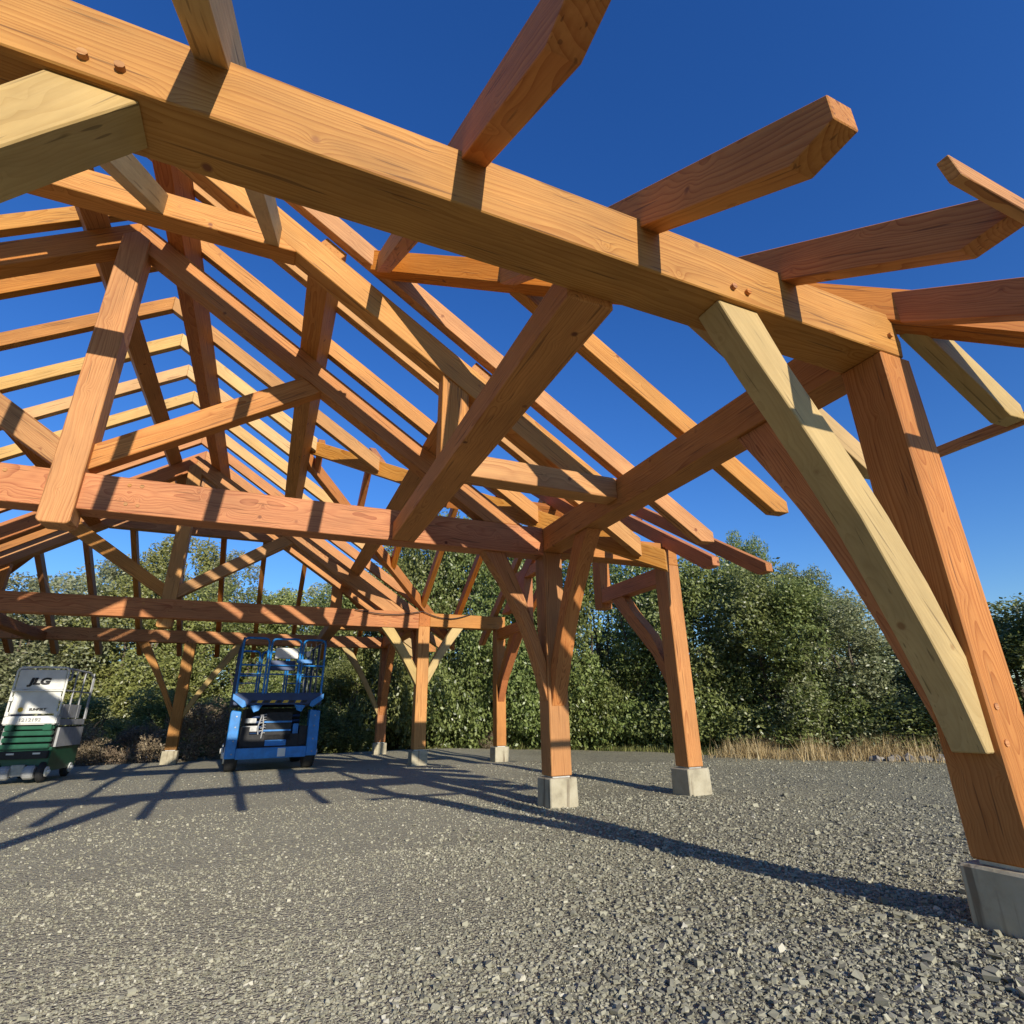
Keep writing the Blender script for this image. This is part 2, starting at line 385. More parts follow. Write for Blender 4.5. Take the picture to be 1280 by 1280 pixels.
for x in (4.58, 3.29, 2.0, .74, -.64, -1.93, -3.22, -4.51, -5.80, -7.10, -8.40, -9.70):
    ins = min(4.58-x, x+10.08); 
    if ins > 4.2: i1 = 3.98
    elif ins > 3.7: i1 = 3.92
    else: i1 = max(ins-.06, -.1)
    mm = RED if x in (3.29, 2.0, .74) else (PALE if x in (-.64, -1.93) else FIRT)
    raf_y(x, -1.3, i1, 1, FIR if x > 0 else PALE); raf_y(x, -1.3, i1, -1, FIR)
# cross gable rafters
for x in (8.16, 6.91, 5.62, 4.33, 3.04, 1.75, .5):
    v = 4.58-x
    i0 = -1.3 if v < -1.29 else v+.12
    for s in (1, -1): raf_y(x, i0, 4.70, s, RED, base=YC)
# hips and valleys
r2 = 1/math.sqrt(2)
def diag(name, cx, cy, dx, dy, i0, i1, dep, lift_, m, t=.2, tail=True):
    k = math.sqrt(2)
    pts = []
    if tail: pts = [(i0*k, bz(i0)+DV), (i0*k, bz(i0)+DV-.16), ((i0+.26)*k, bz(i0+.26)+lift_)]
    else: pts = [(i0*k, bz(i0)+DV), (i0*k, bz(i0)+lift_)]
    pts += [(i1*k, bz(i1)+lift_), (i1*k, bz(i1)+DV)]
    return vm(name, (cx, cy), (dx*r2, dy*r2), pts, t, m, pav, .4717, -t/2)
diag('hip_rafter', 4.58, 2.22, -1, 1, -1.3, 3.93, 0, -.03, RED); diag('hip_rafter', -10.08, 2.22, 1, 1, -1.3, 3.93, 0, -.03, RED)
diag('hip_rafter', 4.58, MY-2.22, -1, -1, -1.3, 3.93, 0, -.03, RED); diag('hip_rafter', -10.08, MY-2.22, 1, -1, -1.3, 3.93, 0, -.03, RED)
diag('valley_rafter', 4.58, YC, -1, 1, -1.28, 4.66, 0, -.03, FIRT, .16, False)
diag('valley_rafter', 4.58, MY-YC, -1, -1, -1.28, 4.66, 0, -.03, RED, .16, False)
# hammer beam truss of the cross gable
for far in (0, 1):
    f = (lambda p: mir_pts(p, MY)) if far else (lambda p: p)
    sg = -1 if far else 1
    yz('hammer_beam', 6.88, 7.14, f(rect(YC+.358, 10.86, 3.88, 4.20)), RED, pav)
    yz('hammer_post', 6.87, 7.15, f([(10.86, 3.76), (11.16, 3.76), (11.16, 5.45), (10.86, 5.25)]), RED, pav, None)
    yz('principal_rafter', 6.88, 7.14, f([(9.22, 4.63), (9.92, 4.63), (13.155, 6.79), (13.155, 7.25)]), RED, pav, .667*sg)
    yz('hammer_brace', 6.90, 7.12, f([(YC+.36, 2.30), (9.2, 2.95), (9.75, 3.5), (10.05, 3.88), (10.5, 3.88), (9.9, 3.25), (9.2, 2.55), (YC+.36, 1.9)][::1]), RED, pav, 1.)
yz('collar', 6.89, 7.13, rect(10.4, MY-10.4, 5.45, 5.75), RED, pav)
# braces ----------------------------------------------------------------
def bpts(h0, z0, h1, z1, hh, sag=.16, n=7, wv=.42):
    """curved knee brace: post side at h0 (post face), top at h1 (beam soffit). outer straight edge from (h0,z0+wv..) to (h1,..)"""
    s = 1 if h1 > h0 else -1
    outer = []; inner = []
    for i in range(n+1):
        t = i/n
        b_ = sag*math.sin(math.pi*t)
        inner.append((h0+(h1-h0)*t, z0+(z1-z0)*t + b_*.9))
    L_ = [(h0, z0+wv)] + [(h0+(h1-s*hh-h0)*t, z0+wv+(z1-z0-wv)*t + sag*.35*math.sin(math.pi*t)) for t in (.25, .5, .75)] + [(h1-s*hh, z1)]
    return inner + L_[::-1]
def brace(plane, c0, c1, pts, m, rng_=1.6):
    sl = (pts[-1][1]-pts[len(pts)//2][1])/(pts[-1][0]-pts[len(pts)//2][0]+1e-6)
    f = xz if plane == 'y' else yz
    return f('brace', c0, c1, pts, m, pav, sl, .006)
# note: inner edge = underside (towards the open span)
def knee(plane, c0, c1, post_h, beam_h, z0, z1, m, hh=.36, sag=.22, wv=.5):
    s = 1 if beam_h > post_h else -1
    n = 8; inn = []; out = []
    for i in range(n+1):
        t = i/n
        inn.append((post_h+(beam_h-post_h)*t - s*sag*.75*math.sin(math.pi*t)*.8, z0+(z1-z0)*t + sag*.5*math.sin(math.pi*t)))
        out.append((post_h+(beam_h-s*hh-post_h)*t - s*sag*.35*math.sin(math.pi*t)*.5, z0+wv+(z1-z0-wv)*t + sag*.2*math.sin(math.pi*t)))
    sl = (z1-z0)/(beam_h-post_h)
    f = xz if plane == 'y' else yz
    # gentle foot: cut square to the post
    return f('brace', c0, c1, inn+out[::-1], m, pav, sl, .006)
BR1 = xz('brace', YA+.04, YA+.25, [(4.213, 1.22), (4.213, 1.80), (4.03, 2.28), (3.80, 2.74), (3.58, 3.12), (3.32, 3.52), (3.12, 3.83), (2.93, 4.199), (2.565, 4.199), (2.68, 4.0), (2.85, 3.74), (3.08, 3.40), (3.31, 3.04), (3.51, 2.70), (3.70, 2.30), (3.88, 1.92), (4.02, 1.58), (4.13, 1.22)], PALE, pav, -1.6, .006)
BR2 = knee('y', YA+.04, YA+.29, -2.568, -.88, 1.4, 4.2, PALE, hh=.36, sag=.16, wv=.5)
knee('y', YA+.04, YA+.29, -2.932, MX+.88, 1.4, 4.2, PALE, hh=.36, sag=.16, wv=.28)
knee('x', xi+.05, xi+.31, YA+.362, 3.85, 1.3, 4.2, FIR, hh=.42, sag=.16, wv=.55)
knee('y', YC+.04, YC+.29, xi-.002, 3.10, 1.70, 4.13, FIRT, hh=.40, sag=.20, wv=.6)
knee('x', xi+.05, xi+.31, YC-.002, 7.0, 1.62, 4.2, FIR, hh=.40, sag=.20, wv=.6)
knee('y', YF+.05, YF+.29, xi-.002, 3.06, 2.42, 4.13, PALE, hh=.38, sag=.08, wv=.5)
knee('y', YF+.05, YF+.29, xo+.002, 5.72, 2.42, 4.2, PALE, hh=.38, sag=.08, wv=.5)
knee('x', xi+.05, xi+.31, YF+.362, 18.9, 1.7, 4.2, FIR, hh=.38, sag=.16, wv=.35)
knee('x', 6.9, 7.13, YF-.002, 16.1, 2.1, 3.88, FIR, hh=.36, sag=.10, wv=.5)
knee('y', YG+.05, YG+.29, -2.568, -.90, 1.6, 4.2, PALE, hh=.36, sag=.10, wv=.35)
knee('y', YG+.05, YG+.29, -2.932, -4.42, 1.6, 4.2, FIRT, hh=.36, sag=.10, wv=.35)
knee('y', YG+.05, YG+.29, xi-.002, 2.6, 1.6, 4.2, PALE, hh=.36, sag=.12, wv=.35)
knee('x', xi+.05, xi+.31, YG-.002, 22.3, 1.6, 4.2, FIR, hh=.38, sag=.16, wv=.35)
for y in (YC, YF): knee('y', y+.04, y+.29, MX-xi+.002, MX-3.1, 1.7, 4.13, FIRT, hh=.4, sag=.18, wv=.35)
# fascia strips on the tails
xz('fascia', .862, .918, [(2.64, 3.94), (2.70, 3.838), (5.94, 3.838), (5.94, 3.94)], FIRT, pav, 0, .003)
yz('fascia', 5.884, 5.94, rect(.922, 3.05, 3.84, 3.942), FIRT, pav, 0, .003)
# pegs
def pegs(parent, y, pts, proud=.008, r=.024):
    for x, z in pts:
        bm = bmesh.new()
        bmesh.ops.create_cone(bm, cap_ends=True, segments=8, radius1=r*S, radius2=r*S*.92, depth=.05*S+proud*S)
        mw = Matrix.Translation(W(x, y+.025-proud/2, z)) @ Matrix.Rotation(math.pi/2, 4, 'X')
        mkobj('peg', bm, FIRT, parent, mw)
pegs(HF, YA, [(-1.107, 4.295), (-.968, 4.30), (2.677, 4.30), (2.81, 4.297), (4.385, 4.385)], .03)
pegs(PA, YA, [(4.29, 1.493), (4.28, 1.278)])
pegs(T1, YC, [(-3.40, 4.545), (-2.055, 4.53), (-1.908, 4.537), (-2.047, 4.259), (-1.909, 4.254)], r=.028)
pegs(T2, YF+.02, [(3.15, 4.25), (3.3, 4.25), (-2.1, 4.5), (-3.3, 4.5)], r=.03)
# temporary cord looped round the second tie
def tube(name, pts, r, m, parent=None, seg=6):
    cu = bpy.data.curves.new(name, 'CURVE'); cu.dimensions = '3D'; cu.bevel_depth = r; cu.bevel_resolution = 2
    sp = cu.splines.new('POLY'); sp.points.add(len(pts)-1)
    for p, q in zip(sp.points, pts): p.co = (*q, 1)
    ob = bpy.data.objects.new(name, cu); col.objects.link(ob)
    dg = bpy.context.evaluated_depsgraph_get()
    me = bpy.data.meshes.new_from_object(ob.evaluated_get(dg)); me.name = name
    bpy.data.objects.remove(ob); me.materials.clear(); me.materials.append(m)
    for p in me.polygons: p.use_smooth = True
    o = bpy.data.objects.new(name, me)
    return link(o, parent, None)
def sag_line(a, b_, s, n=14): return [a.lerp(b_, i/n) - Vector((0, 0, s*math.sin(math.pi*i/n))) for i in range(n+1)]
c1 = sag_line(W(2.2, YF-.05, 4.62), W(4.3, YF-.06, 4.66), .10) + sag_line(W(4.3, YF-.06, 4.66), W(6.0, YF-.05, 4.68), .16)[1:]
tag(tube('extension_cord', c1, .012, M_CORD), 'thin dark cord strung along the second tie beam above the post', 'cord')
# footings -----------------------------------------------------------------
fl = {(4, 2): 'stained concrete footing under the nearest tall post at the right edge', (4, 8): 'square concrete footing under the middle post with curved braces',
 (7, 8): 'pale concrete footing under the outer post standing right of the middle post', (4, 17): 'half shaded concrete footing under the pale Y braced post',
 (7, 17): 'small concrete footing under the slender far outer post by the hedge', (4, 23): 'farthest right concrete footing under the corner post beside the blue lift',
 (-3, 23): 'sunlit concrete footing under the far centre post with two splayed braces', (-3, 2): 'concrete footing under the front centre post outside the view'}
for i, (x, y) in enumerate(footings):
    bm = bmesh.new(); bmesh.ops.create_cube(bm, size=1)
    zt = .575; zb = .0
    for v in bm.verts:
        tp = v.co.z > 0
        v.co = Vector((v.co.x*(.47 if tp else .49)*S, v.co.y*(.47 if tp else .49)*S, ((zt if tp else zb)-G0)*S))
    addbev(bm, .012)
    o = mkobj('concrete_footing', bm, M_CONC, None, Matrix.Translation(W(x, y, G0)))
    k = (round(x), int(y))
    lab = None
    for kk, vv in fl.items():
        if abs(kk[0]-x) < .8 and abs(kk[1]-y) < 1: lab = vv
    if lab is None: lab = {2: 'front left corner concrete footing outside the view', 8: 'second footing of the left post row outside the view', 17: 'third footing of the left post row outside the view', 23: 'rear left corner concrete footing outside the view'}[int(y)]
    tag(o, lab, 'footing', 'concrete footings under the posts')

# ------------------------------------------------------------------ boxes in a local frame
class MB:
    def __init__(s): s.bm = bmesh.new()
    def box(s, x0, x1, y0, y1, z0, z1, rot=None, bev=0):
        r = bmesh.ops.create_cube(s.bm, size=1)
        mt = Matrix.Translation(((x0+x1)/2, (y0+y1)/2, (z0+z1)/2)) @ (rot or Matrix.Identity(4)) @ Matrix.Diagonal((x1-x0, y1-y0, z1-z0, 1))
        bmesh.ops.transform(s.bm, matrix=mt, verts=r['verts'])
        if bev:
            es = list({e for v in r['verts'] for e in v.link_edges}); bmesh.ops.bevel(s.bm, geom=es, offset=bev, segments=2, affect='EDGES')
        return s
    def bar(s, a, b, r, seg=8):
        a = Vector(a); b = Vector(b); d = b-a
        res = bmesh.ops.create_cone(s.bm, cap_ends=True, segments=seg, radius1=r, radius2=r, depth=d.length)
        mt = Matrix.Translation((a+b)/2) @ d.to_track_quat('Z', 'Y').to_matrix().to_4x4()
        bmesh.ops.transform(s.bm, matrix=mt, verts=res['verts']); return s
    def path(s, pts, r, seg=8):
        for a, b in zip(pts, pts[1:]): s.bar(a, b, r, seg)
        return s
    def lathe(s, prof, mt, seg=24):
        rings = []
        for (x, r) in prof:
            rings.append([s.bm.verts.new(mt @ Vector((x, r*math.cos(2*math.pi*i/seg), r*math.sin(2*math.pi*i/seg)))) for i in range(seg)])
        for a, b in zip(rings, rings[1:]):
            for i in range(seg): s.bm.faces.new((a[i], a[(i+1) % seg], b[(i+1) % seg], b[i]))
        s.bm.faces.new(rings[0]); s.bm.faces.new(rings[-1][::-1]); return s
    def poly(s, pts, y0, y1):
        a = [s.bm.verts.new((p[0], y0, p[1])) for p in pts]; b = [s.bm.verts.new((p[0], y1, p[1])) for p in pts]
        s.bm.faces.new(a); s.bm.faces.new(b[::-1])
        for i in range(len(pts)): s.bm.faces.new((a[i], a[(i+1) % len(pts)], b[(i+1) % len(pts)], b[i]))
        return s
    def build(s, name, m, parent, bev=0, smooth=False):
        if bev: addbev(s.bm, bev)
        return mkobj(name, s.bm, m, parent, WM[parent.name], smooth)
def textmesh(txt, size, depth, m, parent, loc, name, bold=0., shear=0, sx=1.):
    cu = bpy.data.curves.new(name, 'FONT'); cu.body = txt; cu.size = size; cu.extrude = depth; cu.offset = bold; cu.shear = shear
    cu.align_x = 'CENTER'; cu.align_y = 'CENTER'
    ob = bpy.data.objects.new(name, cu); col.objects.link(ob)
    dg = bpy.context.evaluated_depsgraph_get(); me = bpy.data.meshes.new_from_object(ob.evaluated_get(dg)); me.name = name
    bpy.data.objects.remove(ob); me.materials.clear(); me.materials.append(m)
    o = bpy.data.objects.new(name, me)
    mw = WM[parent.name] @ Matrix.Translation(loc) @ Matrix.Rotation(math.pi/2, 4, 'X') @ Matrix.Diagonal((sx, 1, 1, 1))
    return link(o, parent, mw)
def wheel(parent, x, y, r, w, hubm, out=-1):
    mt = Matrix.Translation((x, y, r))
    wh = MB().lathe([(-w/2, r*.78), (-w/2+.02, r*.95), (-w*.25, r), (w*.25, r), (w/2-.02, r*.95), (w/2, r*.78)], mt).build('wheel', M_BLACK, parent)
    s = out
    MB().lathe([(s*(w/2+.004), r*.52), (s*(w/2+.03), r*.5), (s*(w/2+.03), r*.2), (s*(w/2+.07), r*.18)][::(1 if s > 0 else -1)], mt).build('hub', hubm, wh)
    return wh
# ---- blue scissor lift
bl = empty('scissor_lift', W(.40, 18.45, G0), math.radians(4))
tag(bl, 'blue rough terrain scissor lift parked lowered under the far tie beam', 'scissor lift')
LN = 2.9
b = MB()
b.box(-.62, .62, .12, LN, .42, .74, bev=.01); b.box(-.70, -.52, .1, LN, .5, .9); b.box(.52, .70, .1, LN, .5, .9)
b.build('chassis', M_BLACK, bl)
for sx in (-1, 1):
    b = MB(); a, c = (-.95, -.74) if sx < 0 else (.70, .93)
    b.poly([(a, .27), (c, .27), (c, 1.22), (a+.02 if sx < 0 else a, 1.25), (a, 1.2)], 0, .30)
    b.build('corner_cover', M_BLUE, bl, .012)
    for y in (.38, LN-.35): wheel(bl, sx*.80, y, .33, .26, M_WHITE, sx)
MB().box(-.74, .70, .0, .10, .25, .47, bev=.012).build('front_bumper', M_BLUE, bl)
MB().box(.10, .26, -.008, -.001, .28, .45).build('sign_plate', M_WHITE, bl)
MB().box(-.52, .52, .16, .5, .48, .62).build('battery_tray', M_STEEL, bl)
for (x0, x1, z0, z1) in ((-.66, -.34, .55, .70), (-.66, -.34, .80, .92), (-.62, -.40, .98, 1.08)):
    MB().box(x0, x1, .20, .55, z0, z1, bev=.01).build('engine_box', M_STEEL, bl)
b = MB()
for k in range(5):
    z = .66+.12*k
    b.bar((-.18, .22, z), (-.18, LN-.2, z+.07), .03); b.bar((.30, .22, z), (.30, LN-.2, z+.07), .03)
    b.box(-.20, .32, .18, .24, z-.03, z+.03)
b.build('scissor_arm', M_BLUE, bl)
b = MB()
for k in range(9):
    zz_ = .70+.055*k; b.path([(-.30+.03*math.sin(k*2.1), .17, zz_), (-.22, .14, zz_+.02), (-.16, .17, zz_)], .012, 6)
b.path([(-.33, .15, .66), (-.36, .14, .9), (-.30, .15, 1.15)], .014, 6); b.path([(-.27, .13, .66), (-.25, .12, .9), (-.28, .13, 1.15)], .014, 6)
b.build('hydraulic_hose', M_GREY, bl)
MB().box(-.20, .34, .12, .20, .60, 1.20).build('scissor_frame', M_BLACK, bl)
MB().box(-.6, .6, .9, LN-.1, .74, 1.30).build('scissor_stack', M_BLACK, bl)
for z in (.80, .98): MB().box(-.24, .34, .10, .118, z, z+.035).build('scissor_pin', M_BLUE, bl)
MB().box(-.18, .26, .09, .118, .50, .62).build('control_cover', M_BLUE, bl)
b = MB()
for k in range(5):
    z = .66+.11*k
    b.bar((-.50, .30, z), (.52, .30, z+.03), .028)
b.build('scissor_arm', M_BLUED, bl)
MB().box(.38, .50, .15, .5, .62, .95, bev=.01).build('hydraulic_tank', M_BLUE, bl)
b = MB()
for sx in (-1, 1):
    for z in (.36, .62, .9, 1.12): b.bar((sx*.82, -.012, z), (sx*.82, .01, z), .016, 8)
b.build('cover_bolts', M_STEEL, bl)
# platform
MB().box(-.93, .93, .0, LN+.1, 1.36, 1.62, bev=.015).build('platform', M_BLUED, bl)
for sx in (-1, 1):
    MB().poly([(sx*.96, 1.60), (sx*.96, 1.48), (sx*.74, 1.30), (sx*.66, 1.33), (sx*.70, 1.44)][::sx], -.05, -.004).build('corner_bracket', M_BLUE, bl, .006)
    MB().poly([(sx*.58, 1.34), (sx*.34, 1.36), (sx*.40, 1.24), (sx*.5, 1.2)][::sx], -.03, .06).build('slide_block', M_BLUE, bl, .006)
b = MB(); c = MB()
for k in range(9):
    x = -.60+.135*k
    (b if k % 2 else c).poly([(x, 1.40), (x+.105, 1.40), (x+.135, 1.455), (x+.03, 1.455)], -.008, -.001)
b.build('hazard_stripe', M_YEL, bl); c.build('hazard_stripe', M_BLACK, bl)
def loop(x0, x1, y, z0, z1, r=.022, cr=.09):
    return [(x0, y, z0), (x0, y, z1-cr), (x0+cr*.3, y, z1-cr*.3), (x0+cr, y, z1), (x1-cr, y, z1), (x1-cr*.3, y, z1-cr*.3), (x1, y, z1-cr), (x1, y, z0)]
ZT = 2.82
for y in (.02, LN+.05):
    b = MB()
    for x0, x1 in ((-.90, -.36), (-.30, .34), (.40, .90)):
        b.path(loop(x0, x1, y, 1.6, ZT), .024); b.bar((x0, y, 2.22), (x1, y, 2.22), .018)
    b.bar((-.9, y, 1.98), (-.36, y, 1.98), .014); b.bar((.4, y, 1.98), (.9, y, 1.98), .014)
    b.build('guard_rail', M_BLUE, bl)
for x in (-.90, .90):
    b = MB()
    for k in range(3):
        y0 = .06+k*LN/3; y1 = y0+LN/3-.06
        b.path([(x, y0, 1.6), (x, y0, ZT), (x, y1, ZT), (x, y1, 1.6)], .022); b.bar((x, y0, 2.22), (x, y1, 2.22), .016)
    b.build('guard_rail', M_BLUED, bl)
b = MB()
for k in range(4): b.bar((.50+.1*k, .10+.1*k, 1.62), (.46+.12*k, .12, 2.75), .012, 6)
b.build('folded_gate', M_STEEL, bl)
MB().box(-.20, .30, .04, .20, 2.38, 2.62, bev=.01).build('manual_box', M_WHITE, bl)
MB().box(-.28, .26, .05, .26, 2.12, 2.33, bev=.01).build('control_box', M_BLUED, bl)
MB().lathe([(-.05, .03), (-.02, .055), (.03, .05), (.08, .02)], Matrix.Translation((.52, .02, 2.50)) @ Matrix.Rotation(math.pi/2, 4, 'Y')).build('work_lamp', M_WHITE, bl)
MB().box(.28, .62, -.02, .03, 2.28, 2.36).build('gate_latch', M_BLUE, bl)

# ---- white and green slab scissor lift
wl = empty('scissor_lift', W(-5.36, 18.65, G0), math.radians(-5))
tag(wl, 'compact white scissor lift on a green chassis with black lettering at left edge', 'scissor lift')
LW = 1.45; hw = .44
MB().box(-hw, hw, .08, LW, .18, .62, bev=.01).build('chassis', M_GREEN, wl)
b = MB()
for z, d in ((.60, .0), (.72, .03), (.84, .0), (.95, .04)): b.box(-hw+.04, hw-.04, d, .12, z, z+.085, bev=.01)
b.box(-hw+.06, -hw+.2, -.03, .1, .93, 1.06, bev=.01); b.box(hw-.2, hw-.06, -.03, .1, .93, 1.06, bev=.01)
b.build('front_cover', M_GREEN, wl)
MB().box(-hw+.02, hw-.02, .0, .1, .42, .56, bev=.01).build('bumper', M_BLACK, wl)
for x in (-.24, .18): MB().box(x, x+.12, -.012, -.001, .50, .53).build('reflector', M_WHITE, wl)
for sx in (-1, 1):
    for y in (.1, LW-.22): wheel(wl, sx*(hw-.07), y, .18, .12, M_WHITE, sx)
    MB().lathe([(-.09, .10), (-.06, .125), (.06, .125), (.09, .10)], Matrix.Translation((sx*.20, .02, .18)), 16).build('drive_motor', M_GREY, wl)
MB().box(-.11, .11, -.02, .1, .12, .32, bev=.01).build('steering_cylinder', M_STEEL, wl)
MB().box(-hw, hw, -.05, .14, 1.04, 1.20, bev=.02).build('entry_step', M_WHITE, wl)
MB().box(-hw, hw, .14, LW, 1.02, 1.14, bev=.01).build('platform', M_GREY, wl)
MB().box(-hw+.03, hw-.03, .2, LW-.1, .62, 1.0).build('scissor_stack', M_BLACK, wl)
MB().box(-hw+.05, hw-.05, -.012, .02, 1.24, 1.66, bev=.012).build('lower_panel', M_WHITE, wl)
MB().box(-hw+.04, hw-.04, -.004, .03, 1.69, 2.08, bev=.012).build('upper_panel', M_WHITE, wl)
for sx in (-1, 1):
    b = MB(); b.path([(sx*(hw-.01), 0, 1.2), (sx*(hw-.01), 0, 2.06), (sx*(hw-.05), 0, 2.12), (0, 0, 2.13)], .02); b.build('guard_rail', M_WHITE, wl)
    b = MB()
    b.path([(sx*(hw-.01), .03, 2.10), (sx*(hw-.01), LW*.8, 2.10), (sx*(hw-.01), LW, 2.0), (sx*(hw-.01), LW, 1.14)], .02)
    b.bar((sx*(hw-.01), .03, 1.68), (sx*(hw-.01), LW, 1.68), .016)
    for y in (.45, .9, 1.4): b.bar((sx*(hw-.01), y, 1.14), (sx*(hw-.01), y, 2.1), .016)
    b.build('guard_rail', M_GREY, wl)
    MB().box(sx*(hw+.005)-.02, sx*(hw+.005)+.02, .16, LW-.05, .62, .98).build('side_cover', M_GREY, wl)
    MB().box(sx*(hw-.02)-.02, sx*(hw-.02)+.02, .16, LW-.4, 1.16, 1.42).build('side_panel', M_GREY, wl)
    for z in (1.22, 1.5): MB().box(sx*(hw-.04)-.03, sx*(hw-.04)+.03, -.05, -.005, z-.04+.02, z+.06).build('panel_latch', M_WHITE, wl)
MB().bar((-hw+.02, -.03, 1.675), (hw-.02, -.03, 1.675), .018).build('mid_rail', M_WHITE, wl)
b = MB(); b.path([(hw-.05, .3, 2.1), (hw-.05, .32, 1.9), (0.1, .35, 1.86)], .02); b.build('gate_rail', M_GREY, wl)
up = [o for o in wl.children if o.name.startswith('upper_panel')][0]; lo = [o for o in wl.children if o.name.startswith('lower_panel')][0]; st = [o for o in wl.children if o.name.startswith('entry_step')][0]
textmesh('JLG', .17, .003, M_BLACK, up, (-.02, -.010, 1.85), 'lettering', .010, .15, 1.35)
textmesh('SUNBELT', .062, .002, M_BLACK, lo, (.07, -.018, 1.32), 'lettering', .003, 0, 1.1)
MB().lathe([(0, .045), (.004, .045)], Matrix.Translation((-.21, -.016, 1.32)) @ Matrix.Rotation(-math.pi/2, 4, 'Z'), 16).build('sun_emblem', M_YEL, lo)
textmesh('1212192', .085, .002, M_STEEL, st, (0, -.054, 1.125), 'number', .002, 0, 1.25)

# ------------------------------------------------------------------ ground
def mesh_np(name, verts, faces_flat, nper, m, tint=None, smooth=False):
    me = bpy.data.meshes.new(name)
    nv = len(verts); nf = len(faces_flat)//nper
    me.vertices.add(nv); me.vertices.foreach_set('co', np.asarray(verts, np.float32).ravel())
    me.loops.add(nf*nper); me.loops.foreach_set('vertex_index', np.asarray(faces_flat, np.int32))
    me.polygons.add(nf); me.polygons.foreach_set('loop_start', np.arange(nf, dtype=np.int32)*nper)
    if tint is not None:
        at = me.attributes.new('tint', 'FLOAT', 'POINT'); at.data.foreach_set('value', np.asarray(tint, np.float32))
    me.update(calc_edges=True); me.validate()
    me.polygons.foreach_set('use_smooth', np.full(nf, smooth))
    me.materials.append(m); return me
edge = [(40, -14), (30, -4), (22, 2), (17.6, 8), (16.7, 10.2), (14.6, 12.8), (14.1, 14.5), (13.9, 17.0), (12.7, 19.4), (11.2, 21.6), (9.3, 24.3), (7.4, 26.2), (3.8, 26.2), (.3, 25.7), (-1.8, 24.9), (-4.2, 24.6), (-5.5, 24.0), (-7.6, 23.2), (-12, 22), (-22, 20), (-40, 18), (-40, -14)]
def gh(x, y): return .012*np.sin(x*1.3+y*.7)+.010*np.sin(y*1.9-x*.6)+.06*np.exp(-(((x-3.6)**2+(y-1.5)**2)/3.5))
def grid(name, poly, step, m, zoff, h=True):
    bm = bmesh.new(); P = [Vector((p[0]*S, p[1]*S, 0)) for p in poly]
    # densify outline with jitter
    Q = []
    for a, b_ in zip(P, P[1:]+P[:1]):
        n = max(1, int((b_-a).length/.5))
        for i in range(n): 
            q = a.lerp(b_, i/n); Q.append(q + Vector((random.uniform(-.08, .08), random.uniform(-.08, .08), 0)))
    f = bm.faces.new([bm.verts.new(q) for q in Q])
    bmesh.ops.triangulate(bm, faces=[f])
    xs = [q.x for q in Q]; ys = [q.y for q in Q]
    k = math.floor(min(xs)/step)+1
    while k*step < max(xs):
        if -14 < k*step < 22: bmesh.ops.bisect_plane(bm, geom=bm.verts[:]+bm.edges[:]+bm.faces[:], plane_co=(k*step, 0, 0), plane_no=(1, 0, 0))
        k += 1
    k = math.floor(min(ys)/step)+1
    while k*step < max(ys):
        if -4 < k*step < 22: bmesh.ops.bisect_plane(bm, geom=bm.verts[:]+bm.edges[:]+bm.faces[:], plane_co=(0, k*step, 0), plane_no=(0, 1, 0))
        k += 1
    for v in bm.verts: v.co.z = zoff + float(gh(v.co.x, v.co.y))
    return mkobj(name, bm, m, None, None, True)
gp = grid('gravel_yard', edge, .4, M_GRAV, 0.0); tag(gp, kind='structure')
bm = bmesh.new(); bmesh.ops.create_grid(bm, x_segments=2, y_segments=2, size=400)
g = mkobj('ground', bm, M_SOIL, None, Matrix.Translation((0, 0, -.10))); tag(g, kind='structure')

